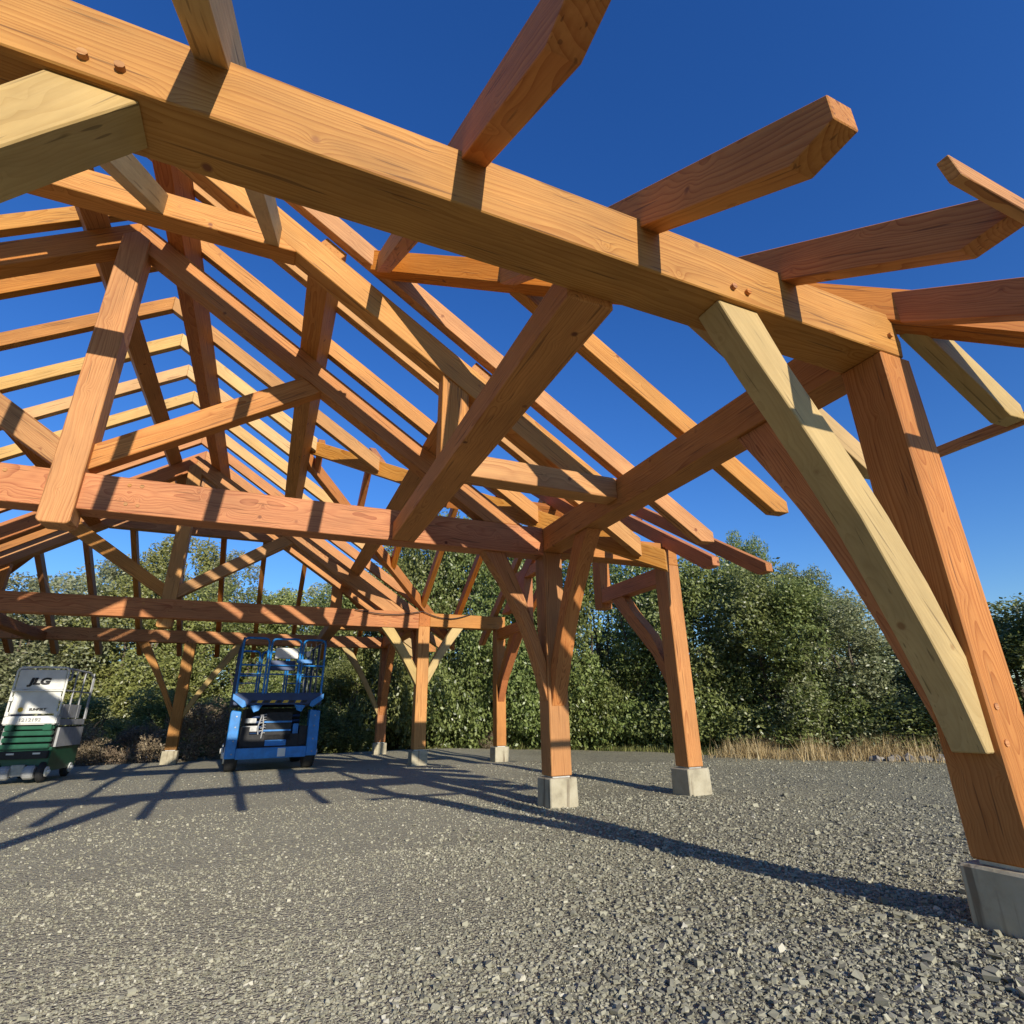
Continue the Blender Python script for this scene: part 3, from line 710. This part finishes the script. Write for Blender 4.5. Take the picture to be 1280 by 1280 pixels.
# crushed stones lying on top, densest near the camera
def stones():
    P = []
    yaw = math.radians(-22)
    for r0, r1, dens in ((.5, 2.2, 6200), (2.2, 3.6, 4600), (3.6, 5.5, 2300), (5.5, 8.5, 650), (8.5, 14, 170)):
        a0, a1 = math.radians(-26), math.radians(72)
        area = (a1-a0)/2*(r1*r1-r0*r0); n = int(area*dens)
        r = np.sqrt(rng.uniform(r0*r0, r1*r1, n)); a = rng.uniform(a0, a1, n)
        x = r*np.sin(a); y = r*np.cos(a); 
        sz = np.exp(rng.normal(math.log(.0064), .40, n)); sz = np.clip(sz, .004, .026)
        if r0 > 5: sz *= 1.25
        fine = np.clip((.40*y - x + .35*np.sin(x*3.1+y*1.3) + .3*np.sin(y*2.3-x) + .9)/1.9, 0, 1)
        sz *= 1-.36*fine; keep = rng.random(n) > .30*fine; x, y, sz = x[keep], y[keep], sz[keep]
        P.append(np.stack([x, y, sz], 1))
    P = np.concatenate(P); n = len(P)
    base = np.array([(i, j, k) for k in (-1, 1) for j in (-1, 1) for i in (-1, 1)], float)*.72
    quad = np.array([(0, 1, 3, 2), (4, 6, 7, 5), (0, 4, 5, 1), (2, 3, 7, 6), (0, 2, 6, 4), (1, 5, 7, 3)])
    tri = np.concatenate([quad[:, (0, 1, 2)], quad[:, (0, 2, 3)]])
    V = base[None]*np.stack([rng.uniform(.8, 1.6, n), rng.uniform(.6, 1.1, n), rng.uniform(.4, .85, n)], 1)[:, None, :]
    V = V + rng.uniform(-.30, .30, V.shape)
    # random rotation: z spin + tilt
    a = rng.uniform(0, 2*np.pi, n); t = rng.normal(0, .35, n); ca, sa, ct, st_ = np.cos(a), np.sin(a), np.cos(t), np.sin(t)
    x, y, z = V[..., 0], V[..., 1], V[..., 2]
    y, z = y*ct[:, None]-z*st_[:, None], y*st_[:, None]+z*ct[:, None]
    x, y = x*ca[:, None]-y*sa[:, None], x*sa[:, None]+y*ca[:, None]
    V = np.stack([x, y, z], -1)*P[:, 2][:, None, None]
    V[..., 0] += P[:, 0][:, None]; V[..., 1] += P[:, 1][:, None]
    V[..., 2] += (gh(P[:, 0], P[:, 1]) + P[:, 2]*rng.uniform(.0, .75, n))[:, None]
    F = (tri[None]+np.arange(n)[:, None, None]*8).ravel()
    tint = np.repeat(np.clip(rng.beta(3.2, 3.6, n)+.16*np.clip((.40*P[:, 1]-P[:, 0]+.9)/1.9, 0, 1)+(rng.random(n) < .02)*.45, 0, 1), 8)
    me = mesh_np('gravel_stones', V.reshape(-1, 3), F, 3, M_STONE, tint)
    o = bpy.data.objects.new('gravel_stones', me); link(o); tag(o, 'loose crushed grey stone covering the near ground', 'gravel', kind='stuff')
stones()

# ------------------------------------------------------------------ vegetation
def leaves(centers, radii, n, lw, ll, up=.3, jit=.5, flat=False):
    """n leaf quads spread in shells of ellipsoidal clumps -> verts, faces, tint"""
    k = len(centers); C_ = np.asarray(centers); R_ = np.asarray(radii)
    wgt = R_[:, 0]*R_[:, 2]; wgt = wgt/wgt.sum()
    idx = rng.choice(k, n, p=wgt)
    d = rng.normal(size=(n, 3)); d /= np.linalg.norm(d, axis=1)[:, None]
    rr = rng.uniform(.45, 1.08, n)**.6
    # ragged clumps : low frequency modulation
    lob = 1+.22*np.sin(d[:, 0]*5+idx*1.7)*np.sin(d[:, 1]*4+idx)+.18*np.sin(d[:, 2]*7+idx*2.3)
    P = C_[idx]+d*R_[idx]*(rr*lob)[:, None]
    # leaves turn their blades towards the open southern sky
    nn = rng.normal(size=(n, 3))*.8 + np.array([.05, -.85, .55])
    u = rng.normal(size=(n, 3)); u[:, 2] += up
    u -= nn*(np.sum(u*nn, 1)/np.sum(nn*nn, 1))[:, None]; u /= np.linalg.norm(u, axis=1)[:, None]
    v = np.cross(u, nn); v /= np.linalg.norm(v, axis=1)[:, None]
    s = rng.uniform(.6, 1.35, n)[:, None]
    a = u*ll*s; b_ = v*lw*s
    V = np.stack([P-a*.5, P+b_*.5, P+a*.5, P-b_*.5], 1)
    F = np.arange(n*4)
    t = np.clip(rng.beta(2, 2.4, n)*.9+(rng.random(n) < .03)*.4, 0, 1)
    return V.reshape(-1, 3), F, np.repeat(t, 4)
def trunk_bm(h, r, lean, nb, spread, base_n=1):
    bm = bmesh.new()
    def limb(p, q, r0, r1, seg=6, n=5, wob=.06):
        prev = None; d = (q-p); perp = d.orthogonal().normalized()
        for i in range(n+1):
            t = i/n; c = p.lerp(q, t)+Vector((random.uniform(-1, 1), random.uniform(-1, 1), 0))*wob*(0 if i in (0,) else 1)
            rad = r0+(r1-r0)*t
            a = perp; b_ = d.normalized().cross(a)
            ring = [bm.verts.new(c+(a*math.cos(2*math.pi*k/seg)+b_*math.sin(2*math.pi*k/seg))*rad) for k in range(seg)]
            if prev:
                for k in range(seg): bm.faces.new((prev[k], prev[(k+1) % seg], ring[(k+1) % seg], ring[k]))
            prev = ring
    for s in range(base_n):
        o = Vector((random.uniform(-.25, .25), random.uniform(-.2, .2), 0)) if base_n > 1 else Vector((0, 0, 0))
        tip = Vector((lean+random.uniform(-.5, .5)*(base_n > 1), random.uniform(-.4, .4)*(base_n > 1), h*.9))
        limb(o, tip, r, r*.25, 7, 8, .05)
        for k in range(nb):
            t = random.uniform(.25, .95); a = random.uniform(0, 2*math.pi)
            p = o.lerp(tip, t); L_ = spread*random.uniform(.5, 1)*(1.1-t*.6)
            limb(p, p+Vector((math.cos(a)*L_, math.sin(a)*L_, L_*random.uniform(.5, 1.1))), r*.35*(1.2-t), r*.08, 5, 4, .04)
    return bm
def variant(kind):
    """unit tree height 1 m scaled later; returns (trunk mesh, crown mesh) for real size given"""
    if kind == 'bush':      # broad willow shrub  3.6 wide, 4.5 high, leafy to the ground
        cs = []; rs = []
        for i in range(34):
            z = random.uniform(.3, 4.2); w = 1.75*(1-(z/4.9)**2.2)
            a = random.uniform(0, 2*math.pi); q = random.random()**.5
            cs.append((math.cos(a)*w*q, math.sin(a)*w*q*.8, z)); r = random.uniform(.32, .72); rs.append((r*.85, r*.85, r*1.25))
        return trunk_bm(3.8, .06, .1, 5, 1.0, 4), leaves(cs + [(math.cos(k*1.3)*1.1, math.sin(k*1.3)*.8, .35+.09*(k % 5)) for k in range(12)], rs + [(.6, .55, .5)]*12, 30000, .045, .085), None
    if kind == 'tall':      # upright tree with gaps
        cs = []; rs = []
        for i in range(40):
            z = random.uniform(1.2, 7.2); w = 1.5*math.sin(min(1, z/7.6*1.05)*math.pi*.92)+.25
            a = random.uniform(0, 2*math.pi); q = random.random()**.5
            cs.append((math.cos(a)*w*q, math.sin(a)*w*q, z)); r = random.uniform(.25, .6); rs.append((r, r, r*1.2))
        return trunk_bm(7, .09, .2, 14, 1.2, 1), leaves(cs, rs, 26000, .05, .095), None
    if kind == 'airy':      # thin crown, sky showing through
        cs = []; rs = []
        for i in range(60):
            z = random.uniform(1.0, 6.4); w = 2.1*math.sin(min(1, (z+.6)/7.2)*math.pi*.93)+.2
            a = random.uniform(0, 2*math.pi); q = random.random()**.5
            cs.append((math.cos(a)*w*q, math.sin(a)*w*q, z)); r = random.uniform(.22, .55); rs.append((r, r, r*.9))
        return trunk_bm(6.0, .07, .3, 18, 1.5, 2), leaves(cs, rs, 30000, .045, .085), None
    if kind == 'round':     # distant round crowned tree
        cs = []; rs = []
        for i in range(46):
            a = random.uniform(0, 2*math.pi); b_ = random.uniform(-.6, 1.5); q = random.uniform(.3, 1)
            cs.append((math.cos(a)*math.cos(b_)*2.4*q, math.sin(a)*math.cos(b_)*2.2*q, 5.2+math.sin(b_)*2.2*q)); r = random.uniform(.45, .95); rs.append((r, r, r*.85))
        return trunk_bm(5.2, .16, .2, 12, 1.8, 1), leaves(cs, rs, 26000, .06, .11), None
    if kind == 'scrub':     # low dry brush
        cs = []; rs = []
        for i in range(22):
            z = random.uniform(.1, 1.3); a = random.uniform(0, 2*math.pi); q = random.random()**.5*1.3*(1-z/2.4)
            cs.append((math.cos(a)*q, math.sin(a)*q*.7, z)); r = random.uniform(.2, .45); rs.append((r, r, r))
        return trunk_bm(1.2, .02, .1, 8, .8, 6), leaves(cs, rs, 9000, .022, .085, .6), None
VARS = {}
def getvar(kind, i):
    key = (kind, i)
    if key not in VARS:
        tb, (V, F, t), _ = variant(kind)
        bmesh.ops.recalc_face_normals(tb, faces=tb.faces)
        tm = bpy.data.meshes.new('trunk'); tb.to_mesh(tm); tb.free(); tm.materials.append(M_TWIG if kind == 'scrub' else M_BARK)
        VARS[key] = (tm, V, F, t, {})
    return VARS[key]
def tree(name, kind, i, x, y, sx, sz, mat, label, cat, group, rz=None, sink=0.):
    tm, V, F, t, cache = getvar(kind, i)
    if mat.name not in cache: cache[mat.name] = mesh_np('crown', V, F, 4, mat, t)
    loc = W(x, y, G0) + Vector((0, 0, -.1-sink))
    rz = random.uniform(-.7, .7) if rz is None else rz
    mw = Matrix.Translation(loc) @ Matrix.Rotation(rz, 4, 'Z') @ Matrix.Diagonal((sx, sx, sz, 1))
    r = bpy.data.objects.new(name, None); link(r, None, mw); tag(r, label, cat, group)
    a = bpy.data.objects.new('trunk', tm); link(a, r, mw)
    c = bpy.data.objects.new('crown', cache[mat.name]); link(c, r, mw)
    return r
# az (deg from +Y towards +X), distance (survey units), kind, variant, width, height scale, leaf, label
def at(az, d): return (d*math.sin(math.radians(az)), d*math.cos(math.radians(az)))
HB_ = 'shrubs of the hedge along the gravel edge'; TG = 'trees rising behind the hedge'
hedge = [
 # az, dist, kind, var, wscale, height(m), mat, label
 (-24, 38, 'bush', 0, 1.9, 3.3, LEAFY, 'yellow green shrub at the far left edge behind the white lift'),
 (-19, 39, 'bush', 1, 1.9, 3.6, LEAFG, 'silvery shrub rising directly behind the white lift platform'),
 (-14.5, 40, 'bush', 2, 1.9, 3.5, LEAFG, 'grey leaved shrub right of the white lift, left of the far centre post'),
 (-10.5, 40, 'bush', 0, 1.9, 3.7, LEAFY, 'yellow green shrub behind the left brace of the far centre post'),
 (-6.5, 41, 'bush', 1, 1.9, 3.6, LEAFY, 'bright shrub between the far centre post and the blue lift'),
 (-2.5, 40, 'bush', 2, 1.8, 3.4, LEAF, 'green shrub left behind the blue lift guard rail'),
 (1.2, 39, 'bush', 0, 1.8, 3.3, LEAFY, 'shrub seen through the blue lift platform'),
 (5, 36, 'bush', 1, 1.7, 3.9, LEAF, 'dark shrub right behind the blue lift'),
 (8.2, 32, 'bush', 2, 1.5, 5.0, LEAF, 'dark green shrub behind the far right corner post'),
 (11.5, 30, 'bush', 0, 1.4, 6.6, LEAF, 'tall dark shrub left of the pale Y braced post'),
 (15.5, 29, 'bush', 1, 1.35, 7.4, LEAF, 'tall dense shrub right of the pale Y braced post'),
 (19.5, 28, 'bush', 2, 1.35, 7.2, LEAF, 'dense shrub behind the slender far outer post'),
 (23.5, 27.5, 'bush', 0, 1.35, 6.6, LEAF, 'dense shrub between the far outer post and the middle post'),
 (27.5, 26.5, 'bush', 1, 1.3, 5.6, LEAF, 'green shrub behind the middle post with curved braces'),
 (31.5, 25.5, 'bush', 2, 1.3, 5.3, LEAF, 'green shrub just right of the middle post'),
 (35.5, 25, 'bush', 0, 1.3, 5.2, LEAF, 'green shrub left of the outer post with concrete footing'),
 (39.5, 24, 'bush', 1, 1.3, 4.9, LEAF, 'green shrub right behind the outer post with concrete footing'),
 (43.3, 23, 'bush', 2, 1.3, 4.6, LEAF, 'rounded green shrub below the rafter tails'),
 (47, 22, 'bush', 0, 1.25, 4.1, LEAF, 'green shrub above the left end of the dry grass'),
 (50.5, 21.5, 'bush', 1, 1.2, 3.5, LEAF, 'green shrub above the middle of the dry grass strip'),
 (53.6, 21.2, 'bush', 2, 1.05, 2.5, LEAFG, 'small silvery shrub beside the near curved brace'),
 (57, 21.5, 'bush', 0, 1.0, 2.0, LEAFG, 'low pale shrub hidden partly by the near curved brace'),
 (61, 21.5, 'bush', 1, 1.2, 2.4, LEAF, 'shrub behind the nearest post'),
 (65, 21, 'bush', 2, 1.3, 2.9, LEAF, 'green shrub at the far right edge of the view'),
 (69, 20.5, 'bush', 0, 1.3, 2.9, LEAF, 'green shrub just outside the right edge'),
]
SKY = [(-24, .175), (-17.8, .195), (-10, .21), (-5, .21), (4, .20), (8, .24), (11, .30), (16, .36), (21.4, .36), (28.3, .285), (33.4, .279), (41.4, .25), (45, .255), (50.3, .20), (52.7, .185), (54.3, .15), (55.9, .10), (58.8, .10), (62.3, .125), (66.5, .14), (70, .14)]
for az, d, kd, vi, ws, h, mt, lab in hedge:
    x, y = at(az, d)
    h = (d*S*float(np.interp(az, [a for a, _ in SKY], [t for _, t in SKY])) + 1.04)*1.02
    tree('willow_shrub', kd, (vi*2+int(abs(az)*1.7)) % 5, x, y, ws, h/4.7, mt, lab, 'shrub', HB_)
for k, az in enumerate((-22, -15, -8, -1, 6, 14, 21, 29, 37, 45, 53, 62)):
    x, y = at(az, (43, 44, 45, 46, 44, 37, 34, 31, 29, 27, 25, 25)[k])
    h = (31*S*float(np.interp(az, [a for a, _ in SKY], [t for _, t in SKY])) + 1.04)*.8
    tree('willow_shrub', 'bush', k % 3, x, y, 2.2 if az < 10 else 1.7, h/4.7*(1.4 if az < 10 else 1), LEAF, 'shrub of the second row, hidden for the most part by the front hedge', 'shrub', 'second row of shrubs')
back = [
 (-16, 47, 'airy', 0, 1.3, 8.8, LEAFG, 'thin airy tree at the left behind the far tie beam'),
 (-12.5, 46, 'airy', 1, 1.4, 9.6, LEAFG, 'airy silver green tree left of the far king post'),
 (-8.5, 47, 'tall', 0, 1.6, 12.0, LEAFY, 'tallest tree behind the far king post'),
 (-5, 47, 'airy', 0, 1.4, 11.0, LEAFG, 'loose tree right of the far king post'),
 (1.2, 46, 'airy', 1, 1.0, 8.6, LEAFG, 'small thin tree behind the blue lift with sky either side'),
 (5, 44, 'airy', 0, 1.2, 9.2, LEAFG, 'feathery tree right above the blue lift'),
 (13, 36, 'tall', 1, 1.3, 9.6, LEAF, 'tall tree above the pale Y braced post'),
 (18, 36, 'tall', 0, 1.3, 9.8, LEAF, 'tall tree seen through the rafters left of the middle post'),
 (23, 36, 'tall', 1, 1.3, 9.0, LEAF, 'tall tree just left of the middle post brace'),
 (46.8, 46, 'round', 0, .82, 12.6, LEAF, 'rounded dark tree rising highest above the rafter tails'),
 (51.3, 44, 'round', 0, .85, 9.6, LEAF, 'dark tree crown showing behind the hedge right of the tallest one'),
 (53.8, 40, 'round', 0, .62, 7.0, LEAFY, 'yellowish small tree at the right end of the hedge'),
 (66, 34, 'round', 0, .9, 4.4, LEAF, 'dark tree at the right edge behind the nearest post'),
]
hh_ = {'airy': 6.8, 'tall': 7.8, 'round': 8.2}
for az, d, kd, vi, ws, h, mt, lab in back:
    x, y = at(az, d); tree('hedgerow_tree', kd, vi, x, y, ws, h/hh_[kd], mt, lab, 'tree', TG)
for az, d, s, lab in ((-18.5, 24.6, .8, 'dry brown brush left of the white lift'), (-13.2, 26.6, .7, 'tangle of dead brush in the shade right of the white lift'), (-9.2, 27.4, .7, 'dark brush at the foot of the hedge left of the far centre post'), (-5.0, 26.2, 1.1, 'pale dry brush heap between the far centre post and the blue lift'), (21, 26.2, .45, 'pinkish dead twigs beside the slender far outer post')):
    x, y = at(az, d); tree('brush_heap', 'scrub', 0, x, y, s*1.1, s, LEAFB, lab, 'brush', 'heaps of dry brush at the hedge foot')
for k, (az, d) in enumerate(((-22, 29), (-17, 30), (-12.5, 31), (-8.2, 31.5), (-4, 31), (.2, 30.5), (3.8, 30), (7, 29.5))):
    x, y = at(az, d)
    tree('low_shrub', 'bush', k % 5, x, y, .95, (.34, .38, .42, .5, .42, .38, .5, .7)[k], LEAF, ('lowest shrub left of the white lift', 'low dark shrub in the shade behind the white lift', 'low dark shrub right of the white lift', 'low shrub left of the far centre post foot', 'low shrub right of the far centre post foot', 'low shrub hidden behind the blue lift', 'low shrub at the right side of the blue lift', 'low shrub beside the far right corner post')[k], 'shrub', 'low shrubs in the shade at the far left')
# grass
def grass(name, pts, n, h0, h1, mat, label, spread=.5):
    P = np.array([W(x, y, G0)[:2] for x, y in pts])
    seg = rng.integers(0, len(P)-1, n); t = rng.random(n)[:, None]
    p = P[seg]*(1-t)+P[seg+1]*t + rng.normal(0, spread, (n, 2))*np.array([1, .7])
    h = h0+(h1-h0)*rng.random(n)**1.8*(.35+.65*np.sin(p[:, 0]*1.7+p[:, 1]*.8+2*np.sin(p[:, 1]*2.3))**2); a = rng.uniform(0, 2*np.pi, n); ln = rng.normal(0, .28, (n, 2))*h[:, None]
    w = .007+.006*rng.random(n)
    dx, dy = np.cos(a)*w, np.sin(a)*w; z0 = np.full(n, -.08)
    V = np.stack([np.stack([p[:, 0]-dx, p[:, 1]-dy, z0], 1), np.stack([p[:, 0]+dx, p[:, 1]+dy, z0], 1), np.stack([p[:, 0]+ln[:, 0], p[:, 1]+ln[:, 1], h], 1)], 1)
    me = mesh_np(name, V.reshape(-1, 3), np.arange(3*n), 3, mat, np.repeat(rng.random(n), 3))
    o = bpy.data.objects.new(name, me); link(o); tag(o, label, 'grass', kind='stuff')
grass('dry_grass', [(14.3, 14.2), (14.8, 13.6), (15.6, 12.3), (16.8, 11.0), (17.4, 9.9)], 26000, .05, .62, GRASSD, 'dry straw coloured grass at the hedge foot on the right', .55)
grass('green_grass', [(7.5, 26.6), (9.4, 24.9), (11.4, 22.4), (12.6, 20.6), (13.6, 17.4), (14.0, 15.6)], 14000, .06, .25, GRASSG, 'low yellow green grass along the hedge foot', .18)
# rocks at the gravel edge
rk = [(1128, 951, .16), (1140, 953, .13), (1150, 950, .12), (1160, 952, .15), (1171, 953, .11)]
rpos = [(15.05, 10.9), (15.35, 10.65), (15.6, 10.4), (15.85, 10.15), (16.05, 9.85)]
rl = ['leftmost small pale rock at the gravel edge by the dry grass', 'low grey rock second from the left at the gravel edge', 'small brown rock in the middle of the rock row', 'broad rock right of the middle at the gravel edge', 'rightmost small rock next to the nearest post edge']
for (x, y), lab in zip(rpos, rl):
    bm = bmesh.new(); bmesh.ops.create_icosphere(bm, subdivisions=2, radius=1)
    sx, sy, sz = random.uniform(.12, .19), random.uniform(.09, .14), random.uniform(.08, .13)
    for v in bm.verts:
        k = 1+.25*math.sin(v.co.x*4+x*9)+.15*math.sin(v.co.y*6+y*5)
        v.co = Vector((v.co.x*sx*k, v.co.y*sy*k, max(-.3, v.co.z)*sz*k))
    tag(mkobj('rock', bm, M_ROCK, None, Matrix.Translation(W(x, y, G0)+Vector((0, 0, .03)))), lab, 'rock', 'rocks at the gravel edge')

# ------------------------------------------------------------------ camera, light
yaw, pit, rol = -0.41671706, 0.36429113, -0.02032772
fpx, cx, cy = 688.341, 647.549, 631.151
cyw, syw = math.cos(yaw), math.sin(yaw)
Mw = Matrix(((cyw, syw, 0), (0, 0, -1), (-syw, cyw, 0)))
cp, sp_ = math.cos(pit), math.sin(pit); cr, sr = math.cos(rol), math.sin(rol)
Pm = Matrix(((1, 0, 0), (0, cp, sp_), (0, -sp_, cp))); Qm = Matrix(((cr, -sr, 0), (sr, cr, 0), (0, 0, 1)))
R = Qm @ Pm @ Mw
cam = bpy.data.cameras.new('camera'); co = bpy.data.objects.new('camera', cam); col.objects.link(co)
rot = Matrix((R[0], -R[1], -R[2])).transposed()
co.matrix_world = Matrix.Translation(W(0, 0, 1.5)) @ rot.to_4x4()
cam.sensor_width = 36; cam.lens = 36*fpx/1280; cam.shift_x = (640-cx)/1280; cam.shift_y = -(640-cy)/1280
cam.clip_start = .05; cam.clip_end = 2000
sc.camera = co
sun = Vector((.085, -1, .375)).normalized()
el = math.asin(sun.z); azm = math.atan2(sun.x, sun.y)
ld = bpy.data.lights.new('sun', 'SUN'); ld.energy = 5.0; ld.angle = math.radians(.53); ld.color = (1, .93, .82)
lo_ = bpy.data.objects.new('sun', ld); col.objects.link(lo_); lo_.rotation_euler = sun.to_track_quat('Z', 'Y').to_euler(); lo_.location = (0, -10, 20)
w = bpy.data.worlds.new('World'); sc.world = w; w.use_nodes = True
nt = w.node_tree; bg = nt.nodes['Background']
sky = nt.nodes.new('ShaderNodeTexSky'); sky.sky_type = 'NISHITA'; sky.sun_disc = False; sky.sun_elevation = el; sky.sun_rotation = azm
sky.air_density = 1.3; sky.dust_density = 0.0; sky.ozone_density = 7.0; sky.altitude = 0
hs = nt.nodes.new('ShaderNodeHueSaturation'); hs.inputs['Saturation'].default_value = 1.15; hs.inputs['Hue'].default_value = .515
nt.links.new(sky.outputs[0], hs.inputs['Color']); nt.links.new(hs.outputs[0], bg.inputs[0]); bg.inputs[1].default_value = .15
sc.view_settings.view_transform = 'Standard'; sc.view_settings.look = 'None'; sc.view_settings.exposure = .15; sc.view_settings.gamma = 1
